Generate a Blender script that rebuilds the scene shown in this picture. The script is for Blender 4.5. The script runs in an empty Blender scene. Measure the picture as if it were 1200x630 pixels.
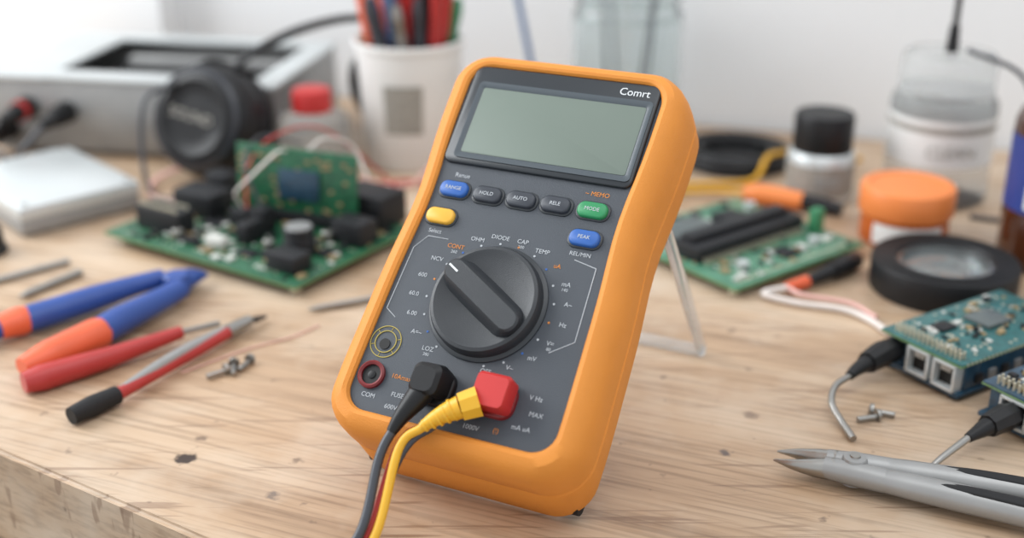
import bpy, bmesh, math, random
from mathutils import Vector, Matrix
random.seed(7)
mm=.001
sc=bpy.context.scene
TOPZ=.75   # bench top height; everything is built with bench top at z=0, floor at -TOPZ and lifted at the end

# ---------------------------------------------------------------- materials
def lin(c):
    return tuple(((v/255)/12.92 if v/255<=.04045 else ((v/255+.055)/1.055)**2.4) for v in c)
MATS={}
def mat(name,rgb,rough=.5,metal=0,bump=.0,bscale=800,var=.06,vscale=60,trans=0,coat=0,alpha=1,emit=0,spec=.5,ior=None):
    if name in MATS: return MATS[name]
    m=bpy.data.materials.new(name); m.use_nodes=True
    nt=m.node_tree; b=nt.nodes['Principled BSDF']; c=lin(rgb)
    tc=nt.nodes.new('ShaderNodeTexCoord')
    n=nt.nodes.new('ShaderNodeTexNoise'); n.inputs['Scale'].default_value=vscale; n.inputs['Detail'].default_value=4
    nt.links.new(tc.outputs['Object'],n.inputs['Vector'])
    r=nt.nodes.new('ShaderNodeValToRGB')
    r.color_ramp.elements[0].position=.3; r.color_ramp.elements[1].position=.7
    r.color_ramp.elements[0].color=tuple(v*(1-var) for v in c)+(1,)
    r.color_ramp.elements[1].color=tuple(min(1,v*(1+var)) for v in c)+(1,)
    nt.links.new(n.outputs['Fac'],r.inputs['Fac']); nt.links.new(r.outputs['Color'],b.inputs['Base Color'])
    b.inputs['Roughness'].default_value=rough; b.inputs['Metallic'].default_value=metal
    b.inputs['Transmission Weight'].default_value=trans; b.inputs['Coat Weight'].default_value=coat
    b.inputs['Alpha'].default_value=alpha; b.inputs['Specular IOR Level'].default_value=spec
    if trans: b.inputs['IOR'].default_value=ior or 1.3
    if bump:
        n2=nt.nodes.new('ShaderNodeTexNoise'); n2.inputs['Scale'].default_value=bscale; n2.inputs['Detail'].default_value=2
        nt.links.new(tc.outputs['Object'],n2.inputs['Vector'])
        bp=nt.nodes.new('ShaderNodeBump'); bp.inputs['Strength'].default_value=bump; bp.inputs['Distance'].default_value=.0004
        nt.links.new(n2.outputs['Fac'],bp.inputs['Height']); nt.links.new(bp.outputs['Normal'],b.inputs['Normal'])
    MATS[name]=m; return m
M=dict(
 orange=mat('orange_holster_rubber',(214,136,54),.58,bump=.4,bscale=1800,var=.04,spec=.35),
 panel=mat('meter_panel_grey',(61,66,73),.48,bump=.35,bscale=2500,var=.06),
 bezel=mat('bezel_dark',(36,41,46),.34,var=.04),
 lcd=mat('lcd_glass',(112,123,114),.55,var=.03,vscale=15,spec=.3),
 lcdr=mat('lcd_surround_grey',(66,74,80),.4,var=.03),
 knob=mat('knob_black',(42,45,49),.42,bump=.3,bscale=3000),
 white=mat('print_white',(178,182,186),.6),
 whiteb=mat('print_bright',(215,218,220),.6),
 printo=mat('print_orange',(205,126,48),.6),
 printy=mat('print_yellow',(170,152,68),.5),
 blue=mat('button_blue',(42,92,166),.42),
 green=mat('button_green',(38,134,82),.42),
 yellow=mat('button_yellow',(226,172,58),.42),
 bblack=mat('button_black',(50,54,62),.42),
 black=mat('black_plastic',(22,22,24),.45,bump=.1,spec=.35),
 rubber=mat('black_rubber',(26,26,28),.6,spec=.35),
 hole=mat('jack_hole',(6,5,5),.6),
 red=mat('red_plastic',(186,42,40),.42),
 dred=mat('dark_red_plastic',(112,22,26),.4),
 yplug=mat('yellow_plug',(222,168,38),.42),
 greyw=mat('grey_cable',(58,60,66),.4),
 clearp=mat('clear_bail_plastic',(232,235,237),.15,trans=.8,ior=1.2),
 pcb=mat('pcb_green',(24,86,56),.4,var=.4,vscale=260,coat=.2),
 pcb2=mat('pcb_light_green',(72,124,98),.4,var=.3,vscale=200,coat=.2),
 pcb3=mat('pcb_teal',(34,92,92),.4,var=.3,vscale=260,coat=.2),
 pcbed=mat('pcb_edge',(110,140,92),.6),
 pcbb=mat('pcb_blue',(28,60,80),.4,var=.3,vscale=260,coat=.2),
 chip=mat('chip_black',(28,29,32),.5,spec=.35),
 chipg=mat('chip_grey',(84,92,92),.35),
 smd=mat('smd_light',(200,200,194),.5),
 smdt=mat('smd_tan',(150,130,95),.5),
 gold=mat('solder_pads',(205,200,180),.35,.6),
 steel=mat('brushed_steel',(160,158,154),.34,1,bump=.1),
 alu=mat('aluminium_case',(200,204,204),.36,.4,var=.05,vscale=8),
 alud=mat('aluminium_dark',(154,154,153),.4,.45),
 tblue=mat('tool_handle_blue',(38,72,144),.4),
 torange=mat('tool_handle_orange',(220,96,58),.4),
 tred=mat('tool_handle_red',(172,48,46),.4),
 glass=mat('clear_glass',(240,245,245),.04,trans=.96,var=.01),
 clearb=mat('clear_bottle_plastic',(236,238,238),.2,trans=.8,var=.02,ior=1.12),
 cup=mat('white_cup_plastic',(228,227,224),.45,var=.02),
 label=mat('label_white',(224,224,222),.6,var=.03),
 labelg=mat('label_grey',(150,146,138),.6,var=.15,vscale=300),
 labelb=mat('label_blue',(36,56,124),.5,var=.15),
 amber=mat('amber_jar',(206,104,44),.25,trans=.2,var=.05),
 lid=mat('orange_lid',(230,132,68),.45,var=.03),
 brown=mat('brown_bottle',(70,38,22),.15,coat=.5),
 tape=mat('black_ring_plastic',(20,21,23),.5,bump=.1,spec=.35),
 lens=mat('lens_glass',(225,230,230),.03,trans=.9,var=.01),
 tapein=mat('polished_metal',(165,167,167),.25,.9),
 pink=mat('pink_wire',(218,172,162),.45),
 wwhite=mat('white_wire',(218,210,204),.45),
 wred=mat('red_wire',(182,54,46),.45),
 wyel=mat('yellow_wire',(214,160,40),.45),
 wblue=mat('blue_wire',(86,110,146),.45),
 wgreen=mat('green_tool',(60,130,90),.45),
 wall=mat('painted_wall',(230,231,232),.8,bump=.1,bscale=120,var=.02,vscale=3),
 trimw=mat('white_trim_paint',(240,241,242),.5,var=.01),
 floor=mat('floor_grey',(120,116,112),.6,var=.1,vscale=6),
)
def wood():
    m=bpy.data.materials.new('bench_oak'); m.use_nodes=True; nt=m.node_tree; N=nt.nodes; Lk=nt.links.new
    b=N['Principled BSDF']; tc=N.new('ShaderNodeTexCoord')
    rot=N.new('ShaderNodeMapping'); rot.inputs['Rotation'].default_value=(0,0,math.radians(22)); Lk(tc.outputs['Object'],rot.inputs['Vector'])
    mp=N.new('ShaderNodeMapping'); mp.inputs['Scale'].default_value=(3.0,26,26); Lk(rot.outputs[0],mp.inputs['Vector'])
    n1=N.new('ShaderNodeTexNoise'); n1.inputs['Scale'].default_value=1.0; n1.inputs['Detail'].default_value=6; n1.inputs['Roughness'].default_value=.6; n1.inputs['Distortion'].default_value=.8
    Lk(mp.outputs[0],n1.inputs['Vector'])
    mp2=N.new('ShaderNodeMapping'); mp2.inputs['Scale'].default_value=(14,420,420); Lk(rot.outputs[0],mp2.inputs['Vector'])
    n2=N.new('ShaderNodeTexNoise'); n2.inputs['Scale'].default_value=1.0; n2.inputs['Detail'].default_value=4; Lk(mp2.outputs[0],n2.inputs['Vector'])
    r1=N.new('ShaderNodeValToRGB'); e=r1.color_ramp.elements
    e[0].position=.30; e[0].color=lin((154,125,98))+(1,); e[1].position=.70; e[1].color=lin((197,173,147))+(1,)
    x=r1.color_ramp.elements.new(.5); x.color=lin((180,151,122))+(1,)
    Lk(n1.outputs['Fac'],r1.inputs['Fac'])
    r2=N.new('ShaderNodeValToRGB'); r2.color_ramp.elements[0].position=.36; r2.color_ramp.elements[0].color=(.64,.61,.58,1); r2.color_ramp.elements[1].position=.52; r2.color_ramp.elements[1].color=(1,1,1,1)
    Lk(n2.outputs['Fac'],r2.inputs['Fac'])
    mx=N.new('ShaderNodeMixRGB'); mx.blend_type='MULTIPLY'; mx.inputs[0].default_value=.8; Lk(r1.outputs[0],mx.inputs[1]); Lk(r2.outputs[0],mx.inputs[2])
    n5=N.new('ShaderNodeTexNoise'); n5.inputs['Scale'].default_value=9; n5.inputs['Detail'].default_value=5; n5.inputs['Roughness'].default_value=.65; Lk(tc.outputs['Object'],n5.inputs['Vector'])
    r5=N.new('ShaderNodeValToRGB'); r5.color_ramp.elements[0].position=.46; r5.color_ramp.elements[0].color=(0,0,0,1); r5.color_ramp.elements[1].position=.66; r5.color_ramp.elements[1].color=(.55,.55,.55,1)
    Lk(n5.outputs['Fac'],r5.inputs['Fac'])
    mx5=N.new('ShaderNodeMixRGB'); mx5.inputs[2].default_value=lin((203,187,168))+(1,); Lk(r5.outputs[0],mx5.inputs[0]); Lk(mx.outputs[0],mx5.inputs[1])
    n3=N.new('ShaderNodeTexNoise'); n3.inputs['Scale'].default_value=95; n3.inputs['Detail'].default_value=3; Lk(tc.outputs['Object'],n3.inputs['Vector'])
    r3=N.new('ShaderNodeValToRGB'); r3.color_ramp.elements[0].position=.68; r3.color_ramp.elements[0].color=(0,0,0,1); r3.color_ramp.elements[1].position=.75; r3.color_ramp.elements[1].color=(.6,.6,.6,1)
    Lk(n3.outputs['Fac'],r3.inputs['Fac'])
    mx2=N.new('ShaderNodeMixRGB'); mx2.inputs[2].default_value=lin((84,66,56))+(1,); Lk(r3.outputs[0],mx2.inputs[0]); Lk(mx5.outputs[0],mx2.inputs[1])
    last=mx2
    for ang,sx,sy,th in ((70,6,120,.67),(-50,8,150,.68),(15,5,170,.69)):
        ms=N.new('ShaderNodeMapping'); ms.inputs['Rotation'].default_value=(0,0,math.radians(ang)); ms.inputs['Scale'].default_value=(sx,sy,20)
        Lk(tc.outputs['Object'],ms.inputs['Vector'])
        ns=N.new('ShaderNodeTexNoise'); ns.inputs['Scale'].default_value=1.6; ns.inputs['Detail'].default_value=2; Lk(ms.outputs[0],ns.inputs['Vector'])
        rs=N.new('ShaderNodeValToRGB'); rs.color_ramp.elements[0].position=th-.03; rs.color_ramp.elements[0].color=(0,0,0,1); rs.color_ramp.elements[1].position=th; rs.color_ramp.elements[1].color=(.5,.5,.5,1)
        Lk(ns.outputs['Fac'],rs.inputs['Fac'])
        mm_=N.new('ShaderNodeMixRGB'); mm_.inputs[2].default_value=lin((120,92,72))+(1,); Lk(rs.outputs[0],mm_.inputs[0]); Lk(last.outputs[0],mm_.inputs[1]); last=mm_
    for (kx,ky,kr,col,k) in ((-.135,.439,.0042,(52,34,24),1),(.089,.444,.0022,(60,56,64),.8),(-.132,.456,.002,(90,70,56),.7),(.105,.475,.003,(96,76,66),.6),(-.094,.412,.0025,(70,66,70),.6)):
        dist=N.new('ShaderNodeVectorMath'); dist.operation='DISTANCE'; dist.inputs[1].default_value=(kx,ky,0)
        nz=N.new('ShaderNodeTexNoise'); nz.inputs['Scale'].default_value=300; Lk(tc.outputs['Object'],nz.inputs['Vector'])
        Lk(tc.outputs['Object'],dist.inputs[0])
        ad=N.new('ShaderNodeMath'); ad.operation='MULTIPLY_ADD'; ad.inputs[1].default_value=.006; Lk(nz.outputs['Fac'],ad.inputs[0]); Lk(dist.outputs['Value'],ad.inputs[2])
        lt=N.new('ShaderNodeMapRange'); lt.inputs[1].default_value=kr+.002; lt.inputs[2].default_value=kr+.0038; lt.inputs[3].default_value=k; lt.inputs[4].default_value=0
        Lk(ad.outputs[0],lt.inputs[0])
        mk=N.new('ShaderNodeMixRGB'); mk.inputs[2].default_value=lin(col)+(1,); Lk(lt.outputs[0],mk.inputs[0]); Lk(last.outputs[0],mk.inputs[1]); last=mk
    Lk(last.outputs[0],b.inputs['Base Color'])
    rr_=N.new('ShaderNodeMapRange'); rr_.inputs[3].default_value=.3; rr_.inputs[4].default_value=.5; Lk(n1.outputs['Fac'],rr_.inputs[0]); Lk(rr_.outputs[0],b.inputs['Roughness'])
    bp=N.new('ShaderNodeBump'); bp.inputs['Strength'].default_value=.25; bp.inputs['Distance'].default_value=.0006; Lk(n2.outputs['Fac'],bp.inputs['Height']); Lk(bp.outputs[0],b.inputs['Normal'])
    return m
WOOD=wood()

# ---------------------------------------------------------------- geometry helpers (local coordinates of parent)
TOP=[]
def root(name,loc=(0,0,0),rz=0,mtx=None):
    o=bpy.data.objects.new(name,None); bpy.context.collection.objects.link(o)
    o.empty_display_size=.02
    if mtx is not None: o.matrix_world=mtx
    else: o.location=loc; o.rotation_euler=(0,0,math.radians(rz))
    TOP.append(o); return o
def finish(me,name,parent,m,loc=(0,0,0),rot=(0,0,0),ang=38):
    me.materials.append(m)
    for p in me.polygons: p.use_smooth=True
    try: me.set_sharp_from_angle(angle=math.radians(ang))
    except Exception: pass
    o=bpy.data.objects.new(name,me); bpy.context.collection.objects.link(o)
    o.location=loc; o.rotation_euler=tuple(math.radians(a) for a in rot)
    if parent is not None: o.parent=parent
    else: TOP.append(o)
    return o
def loft(parent,name,loops,m,caps=(1,1),loc=(0,0,0),rot=(0,0,0),ang=38,closed=True):
    bm=bmesh.new(); V=[[bm.verts.new(p) for p in l] for l in loops]; n=len(loops[0])
    for a,b in zip(V[:-1],V[1:]):
        for i in range(n if closed else n-1):
            j=(i+1)%n
            try: bm.faces.new((a[i],a[j],b[j],b[i]))
            except ValueError: pass
    if caps[0]: bm.faces.new(list(reversed(V[0])))
    if caps[1]: bm.faces.new(V[-1])
    bmesh.ops.recalc_face_normals(bm,faces=bm.faces)
    me=bpy.data.meshes.new(name); bm.to_mesh(me); bm.free()
    return finish(me,name,parent,m,loc,rot,ang)
def rr(w,h,r,cx=0,cy=0,z=0,n=6,side=1):
    r=min(r,w/2-1e-6,h/2-1e-6); out=[]
    cs=[(w/2-r,h/2-r,0),(-w/2+r,h/2-r,90),(-w/2+r,-h/2+r,180),(w/2-r,-h/2+r,270)]
    for k,(x,y,a0) in enumerate(cs):
        for i in range(n+1):
            a=math.radians(a0+90*i/n); out.append((cx+x+r*math.cos(a),cy+y+r*math.sin(a),z))
        if side>1:
            nx,ny,na=cs[(k+1)%4]; a=math.radians(na)
            p=out[-1]; q=(cx+nx+r*math.cos(a),cy+ny+r*math.sin(a),z)
            for i in range(1,side): out.append(tuple(p[j]+(q[j]-p[j])*i/side for j in range(3)))
    return out
def slab(parent,name,w,h,r,z0,z1,m,loc=(0,0,0),rot=(0,0,0),bev=.0006,taper=0):
    b=min(bev,(z1-z0)/2)
    L=[rr(w,h,r,z=z0),rr(w-taper,h-taper,r,z=z1-b),rr(w-taper-.6*b,h-taper-.6*b,r,z=z1-.3*b),rr(w-taper-2*b,h-taper-2*b,max(r-b,1e-4),z=z1)]
    return loft(parent,name,L,m,loc=loc,rot=rot,ang=50)
def box(parent,name,s,loc,m,rot=(0,0,0),bev=.0005):
    bm=bmesh.new(); bmesh.ops.create_cube(bm,size=1)
    for v in bm.verts: v.co=Vector((v.co.x*s[0],v.co.y*s[1],v.co.z*s[2]))
    if bev: bmesh.ops.bevel(bm,geom=list(bm.edges),offset=min(bev,min(s)*.4),segments=2,affect='EDGES',profile=.5)
    me=bpy.data.meshes.new(name); bm.to_mesh(me); bm.free()
    return finish(me,name,parent,m,loc,rot)
def boxes(parent,name,lst,m):
    bm=bmesh.new()
    for (s,l,rz) in lst:
        mt=Matrix.Translation(l)@Matrix.Rotation(math.radians(rz),4,'Z')@Matrix.Diagonal((s[0],s[1],s[2],1))
        bmesh.ops.create_cube(bm,size=1,matrix=mt)
    me=bpy.data.meshes.new(name); bm.to_mesh(me); bm.free()
    return finish(me,name,parent,m)
def cyls(parent,name,lst,m,seg=10):
    bm=bmesh.new()
    for (r,h,l) in lst:
        bmesh.ops.create_cone(bm,cap_ends=True,segments=seg,radius1=r,radius2=r,depth=h,matrix=Matrix.Translation(l))
    me=bpy.data.meshes.new(name); bm.to_mesh(me); bm.free()
    return finish(me,name,parent,m)
def lathe(parent,name,prof,m,loc=(0,0,0),rot=(0,0,0),seg=56,ang=38,caps=(1,1)):
    L=[[(r*math.cos(2*math.pi*i/seg),r*math.sin(2*math.pi*i/seg),z) for i in range(seg)] for r,z in prof]
    return loft(parent,name,L,m,caps=caps,loc=loc,rot=rot,ang=ang)
def ringlathe(parent,name,prof,m,loc=(0,0,0),rot=(0,0,0),seg=56,ang=38):
    return lathe(parent,name,prof+[prof[0]],m,loc,rot,seg,ang,caps=(0,0))
def smooth(pts,k=8):
    P=[Vector(p) for p in pts]
    if len(P)<3: return [P[0].lerp(P[-1],i/k) for i in range(k+1)]
    Q=[P[0]*2-P[1]]+P+[P[-1]*2-P[-2]]; out=[]
    for i in range(1,len(Q)-2):
        a,b,c,d=Q[i-1:i+3]
        for j in range(k):
            t=j/k
            out.append(.5*((2*b)+(c-a)*t+(2*a-5*b+4*c-d)*t*t+(3*b-a-3*c+d)*t**3))
    out.append(P[-1]); return out
def tube(parent,name,pts,r,m,seg=12,k=8,flat=1,ang=60,up0=None):
    P=smooth(pts,k); n=len(P)
    if isinstance(r,(int,float)): R=[r]*n
    else:
        R=[]
        for i in range(n):
            t=i/(n-1)*(len(r)-1); a=min(int(t),len(r)-2); R.append(r[a]+(r[a+1]-r[a])*(t-a))
    T=[(P[min(i+1,n-1)]-P[max(i-1,0)]).normalized() for i in range(n)]
    ref=Vector(up0) if up0 else (Vector((0,0,1)) if abs(T[0].z)<.9 else Vector((1,0,0)))
    N=(ref-T[0]*ref.dot(T[0])).normalized(); L=[]
    for i in range(n):
        N=(N-T[i]*N.dot(T[i])).normalized(); Bv=T[i].cross(N)
        L.append([tuple(P[i]+N*math.cos(2*math.pi*j/seg)*R[i]*flat+Bv*math.sin(2*math.pi*j/seg)*R[i]) for j in range(seg)])
    return loft(parent,name,L,m,ang=ang)
def text(parent,name,s,size,loc,m,rot=(0,0,0),align='CENTER',ext=.00005):
    cu=bpy.data.curves.new(name,'FONT'); cu.body=s; cu.size=size; cu.align_x=align; cu.align_y='CENTER'; cu.extrude=ext; cu.resolution_u=3
    ob=bpy.data.objects.new(name+'_t',cu); bpy.context.collection.objects.link(ob)
    bpy.context.view_layer.update()
    me=bpy.data.meshes.new_from_object(ob.evaluated_get(bpy.context.evaluated_depsgraph_get()))
    bpy.data.objects.remove(ob)
    me.materials.clear()
    return finish(me,name,parent,m,loc,rot)

# ================================================================ ROOM
wd=Vector((.958,-.287,0)).normalized(); wn=Vector((.287,.958,0)).normalized(); wo=Vector((0,.98,0))
wang=math.degrees(math.atan2(wd.y,wd.x))
def wallbox(name,s0,s1,z0,z1,m,t=.12,off=0,parent=None):
    c=wo+wd*((s0+s1)/2)+wn*(t/2+off)
    o=box(parent,name,(s1-s0,t,z1-z0),(c.x,c.y,(z0+z1)/2),m,rot=(0,0,wang),bev=0)
    return o
wb=root('wall_back')
wallbox('wall_below_window',-1.3,-.411,-TOPZ,.03,M['wall'],parent=wb)
wallbox('wall_above_window',-1.3,-.411,1.0,1.75,M['wall'],parent=wb)
wallbox('wall_left_of_window',-1.5,-1.3,-TOPZ,1.75,M['wall'],parent=wb)
wallbox('wall_right_part',-.411,1.4,-TOPZ,1.75,M['wall'],parent=wb)
w1=root('window_1')
wallbox('sill',-1.3,-.43,.03,.045,M['trimw'],t=.10,off=.01,parent=w1)
wallbox('frame_right',-.455,-.413,.045,1.0,M['trimw'],t=.05,off=.05,parent=w1)
wallbox('frame_mid',-.86,-.83,.045,1.0,M['trimw'],t=.05,off=.05,parent=w1)
wallbox('frame_bottom',-1.29,-.455,.045,.085,M['trimw'],t=.05,off=.05,parent=w1)
wallbox('frame_top',-1.29,-.455,.96,1.0,M['trimw'],t=.05,off=.05,parent=w1)
wallbox('frame_left',-1.3,-1.26,.045,1.0,M['trimw'],t=.05,off=.05,parent=w1)
wallbox('trim_1',-.411,-.30,.001,1.75,M['wall'],t=.03,off=-.03)
box(None,'floor',(4,4,.04),(0,.2,-TOPZ-.02),M['floor'],bev=0)

# ================================================================ BENCH
P0=Vector((-.214,.445,0)); d=Vector((.848,-.53,0)).normalized()
wt=root('workbench')
F1=P0-d*.9; F2=P0+d*1.1
poly=[(F1.x,F1.y),(F2.x,F2.y),(1.0,.98-.3*1.0-.005),(-1.0,.98+.3-.005)]
bm=bmesh.new()
vb=[bm.verts.new((x,y,-.048)) for x,y in poly]; vt=[bm.verts.new((x,y,0)) for x,y in poly]
bm.faces.new(list(reversed(vb))); bm.faces.new(vt)
for i in range(4): bm.faces.new((vb[i],vb[(i+1)%4],vt[(i+1)%4],vt[i]))
bmesh.ops.bevel(bm,geom=list(bm.edges),offset=.0018,segments=3,affect='EDGES')
bmesh.ops.recalc_face_normals(bm,faces=bm.faces)
me=bpy.data.meshes.new('bench_top'); bm.to_mesh(me); bm.free()
finish(me,'bench_top',wt,WOOD)
for i,(x,y) in enumerate(((F1.x+.10,F1.y+.03),(F2.x-.02,F2.y+.12),(.88,.60),(-.88,1.13))):
    box(wt,'leg_%d'%(i+1),(.07,.07,TOPZ-.048),(x,y,-(TOPZ+.048)/2),WOOD,bev=.003)
box(wt,'apron',(1.6,.025,.09),tuple(P0+d*.1+Vector((.53,.848,0))*.05+Vector((0,0,-.093))),WOOD,rot=(0,0,math.degrees(math.atan2(d.y,d.x))),bev=.002)

# ================================================================ MULTIMETER
yaw,e=.455,.7729
r_=Vector((math.cos(yaw),-math.sin(yaw),0)); b_=Vector((math.sin(yaw),math.cos(yaw),0))
u_=b_*math.cos(e)+Vector((0,0,math.sin(e))); n_=r_.cross(u_)
B=Vector((-.0298,.3855,.0293))
MM=Matrix(((r_.x,u_.x,n_.x,B.x),(r_.y,u_.y,n_.y,B.y),(r_.z,u_.z,n_.z,B.z),(0,0,0,1)))
mt=root('digital_multimeter',mtx=MM)
def hs(v): # half width scale: waist + flare
    return 1-.05*math.exp(-((v-106)/24)**2)+.025*math.exp(-((v-25)/30)**2)-.01*(v>172)
def outl(hw,lo,hi,r,w,waist=1,cx=0):
    L=rr(2*hw,hi-lo,r,cy=(hi+lo)/2,z=w,n=8,side=16)
    return [((x*(1+(hs(y)-1)*waist)+cx)*mm,y*mm,z*mm) for x,y,z in L]
loops=[outl(42.4,14.2,168.6,9,-1.5),outl(42.4,14.2,168.6,9,.8),outl(43.2,13.4,169.3,9.6,1.9),outl(44.8,11.8,170.4,10.5,2.4),outl(47.4,9,172.6,12,1.6),
 outl(50,6.4,174.6,14.5,-1),outl(51.4,5,175.8,16.5,-5),outl(52,4.4,176.4,17,-11),outl(52,4,176.4,17,-19),outl(51.3,4.4,175.8,16.5,-19.8),outl(51.3,4.4,175.8,16.5,-20.8),outl(51.9,3.8,176.2,17,-21.6),
 outl(51.2,2,175.2,16,-33),outl(49.4,1,173,15,-39),outl(45,2,170,13,-42)]
loft(mt,'holster_body',loops,M['orange'],caps=(1,1),ang=30)
loft(mt,'front_panel',[outl(42.5,14.1,168.7,9,-1.2),outl(42.5,14.1,168.7,9,0)],M['panel'])
slab(mt,'lcd_bezel',82*mm,46*mm,3.5*mm,0,1.5*mm,M['bezel'],loc=(0,145.3*mm,0),bev=.0007)
loft(mt,'lcd_frame',[rr(76.5*mm,36*mm,2*mm,1.5*mm,142.6*mm,1.5*mm),rr(76.5*mm,36*mm,2*mm,1.5*mm,142.6*mm,2.0*mm),rr(73.5*mm,32.5*mm,1.4*mm,1.5*mm,142.6*mm,2.0*mm),rr(71.5*mm,30.5*mm,1*mm,1.5*mm,142.6*mm,1.4*mm)],M['lcdr'],caps=(0,0))
slab(mt,'lcd_screen',71.6*mm,30.6*mm,1*mm,1.35*mm,1.62*mm,M['lcd'],loc=(1.5*mm,142.6*mm,0),bev=.0001)
text(mt,'brand_print','Comrt',4.7*mm,(30.5*mm,163.8*mm,1.6*mm),M['whiteb'])
for i,(u,v,mk,t) in enumerate(((-31,110.5,'blue','RANGE'),(-16,110.3,'bblack','HOLD'),(-1.2,110.5,'bblack','AUTO'),(13.6,110.8,'bblack','RELE'),(29,111,'green','MODE'),(-32.5,98,'yellow',''),(29.5,99,'blue','PEAK'))):
    slab(mt,'button_rim_%d'%(i+1),14.2*mm,8.2*mm,3.6*mm,0,.5*mm,M['bezel'],loc=(u*mm,v*mm,0),bev=.0003)
    slab(mt,'button_%d'%(i+1),12.4*mm,6.6*mm,2.9*mm,0,2.3*mm,M[mk],loc=(u*mm,v*mm,0),bev=.0009)
    if t: text(mt,'button_print_%d'%(i+1),t,2.2*mm,(u*mm,v*mm,2.35*mm),M['white'])
text(mt,'print_a','Ranue',2.7*mm,(-30*mm,117.3*mm,.1*mm),M['white'])
text(mt,'print_b','~ MEMO',2.7*mm,(28.5*mm,118.3*mm,.1*mm),M['printo'])
text(mt,'print_c','Select',2.4*mm,(-33*mm,91.5*mm,.1*mm),M['white'])
text(mt,'print_d','REL/MIN',2.4*mm,(29.5*mm,92.5*mm,.1*mm),M['white'])
DC=(0,66)
lathe(mt,'dial_skirt',[(24*mm,0),(24*mm,.7*mm),(23.2*mm,1.2*mm)],M['bezel'],loc=(DC[0]*mm,DC[1]*mm,0))
lathe(mt,'dial_disc',[(22.4*mm,1*mm),(22.2*mm,4.2*mm),(21.5*mm,5.6*mm),(20.2*mm,6.1*mm),(19.2*mm,5.8*mm),(17*mm,4.8*mm),(5*mm,4.2*mm)],M['knob'],loc=(DC[0]*mm,DC[1]*mm,0),seg=72,ang=30)
bar=[rr(38*mm,15*mm,6*mm,z=4*mm),rr(40.5*mm,12*mm,5.6*mm,z=6.6*mm),rr(40.5*mm,9.6*mm,4.7*mm,z=9*mm),rr(39*mm,8*mm,4*mm,z=9.8*mm)]
loft(mt,'dial_grip',bar,M['knob'],loc=(DC[0]*mm,DC[1]*mm,0),rot=(0,0,150),ang=30)
box(mt,'dial_pointer',(5*mm,.8*mm,.3*mm),((DC[0]-14.2)*mm,(DC[1]+8.2)*mm,9.9*mm),M['whiteb'],rot=(0,0,150),bev=0)
labs=['OFF','V~','mV','V=','Hz','A~','mA','uA','TEMP','CAP','DIODE','OHM','CONT','NCV','600','60.0','6.00','A=~','LOZ','dB']
for i in range(20):
    a=math.radians(-80+i*17.3+5)
    if i in (19,): continue
    u=DC[0]+math.cos(a)*32.0; v=DC[1]+math.sin(a)*27.5+.3
    text(mt,'dial_label_%d'%(i+1),labs[i],2.55*mm,(u*mm,v*mm,.1*mm),M['printo'] if i in (7,12) else M['white'],rot=(0,0,0))
    if i%3==0 and math.cos(a)*32>-25: text(mt,'dial_sublabel_%d'%(i+1),'%d'%(20*(i+1)),1.8*mm,(u*mm,(v-2.3)*mm,.1*mm),M['white'])
    u=DC[0]+math.cos(a)*26.3; v=DC[1]+math.sin(a)*25.2
    lathe(mt,'dial_dot_%d'%(i+1),[(.5*mm,0),(.45*mm,.15*mm)],M['blue'] if i%5==2 else (M['printo'] if i%5==4 else M['white']),loc=(u*mm,v*mm,0),seg=10)
def line(nm,pts,m,r=.18):
    tube(mt,nm,[(a*mm,b*mm,.05*mm) for a,b in pts],r*mm,m,seg=6,k=3)
line('bracket_left_top',[(-26,89),(-35,89)],M['white']); line('bracket_left_diag',[(-35,89),(-39.5,83)],M['white']); line('bracket_left_side',[(-39.5,83),(-41,56)],M['white']); line('bracket_left_low',[(-41,56),(-36,53)],M['white'])
line('bracket_right_top',[(28,90),(37.5,88)],M['white']); line('bracket_right_side',[(37.5,88),(38.5,58)],M['white']); line('bracket_right_low',[(38.5,58),(30,52)],M['white'])
ringlathe(mt,'socket_ring_com',[(5.6*mm,0),(5.6*mm,1.2*mm),(4.9*mm,1.7*mm),(4.0*mm,1.2*mm),(4.0*mm,0)],M['dred'],loc=(-36.5*mm,28.5*mm,0))
lathe(mt,'socket_hole_com',[(4.1*mm,0),(4.1*mm,.25*mm)],M['hole'],loc=(-36.5*mm,28.5*mm,0))
lathe(mt,'socket_pin_com',[(1.6*mm,0),(1.6*mm,.6*mm),(1.0*mm,.8*mm)],M['black'],loc=(-36.5*mm,28.5*mm,0),seg=20)
ringlathe(mt,'socket_ring_aux',[(6.6*mm,0),(6.6*mm,.3*mm),(6.3*mm,.3*mm),(6.3*mm,0)],M['printy'],loc=(-36*mm,42.5*mm,0))
ringlathe(mt,'socket_ring_aux_in',[(4.6*mm,0),(4.6*mm,.4*mm),(4.3*mm,.4*mm),(4.3*mm,0)],M['printy'],loc=(-36*mm,42.5*mm,0))
lathe(mt,'socket_hole_aux',[(2.2*mm,0),(2.2*mm,.5*mm)],M['hole'],loc=(-36*mm,41.5*mm,0),seg=24)
for i in range(6):
    a=math.radians(60*i+20); line('aux_tick_%d'%i,[(-36+4.8*math.cos(a),42.5+4.8*math.sin(a)),(-36+6.2*math.cos(a),42.5+6.2*math.sin(a))],M['printy'],.15)
for i,(t,u,v,c) in enumerate((('COM',-35,20.5,'white'),('10Amax',-24,30,'printo'),('FUSED',-22,23,'white'),('V Hz',31,34,'white'),('1000V',10,18,'white'),('mA uA',29,22,'white'),('MAX',33,28,'white'),('600V',-24,18,'white'),('(!)',20,19,'printo'))):
    text(mt,'socket_print_%d'%i,t,2.6*mm,(u*mm,v*mm,.1*mm),M[c])
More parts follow.
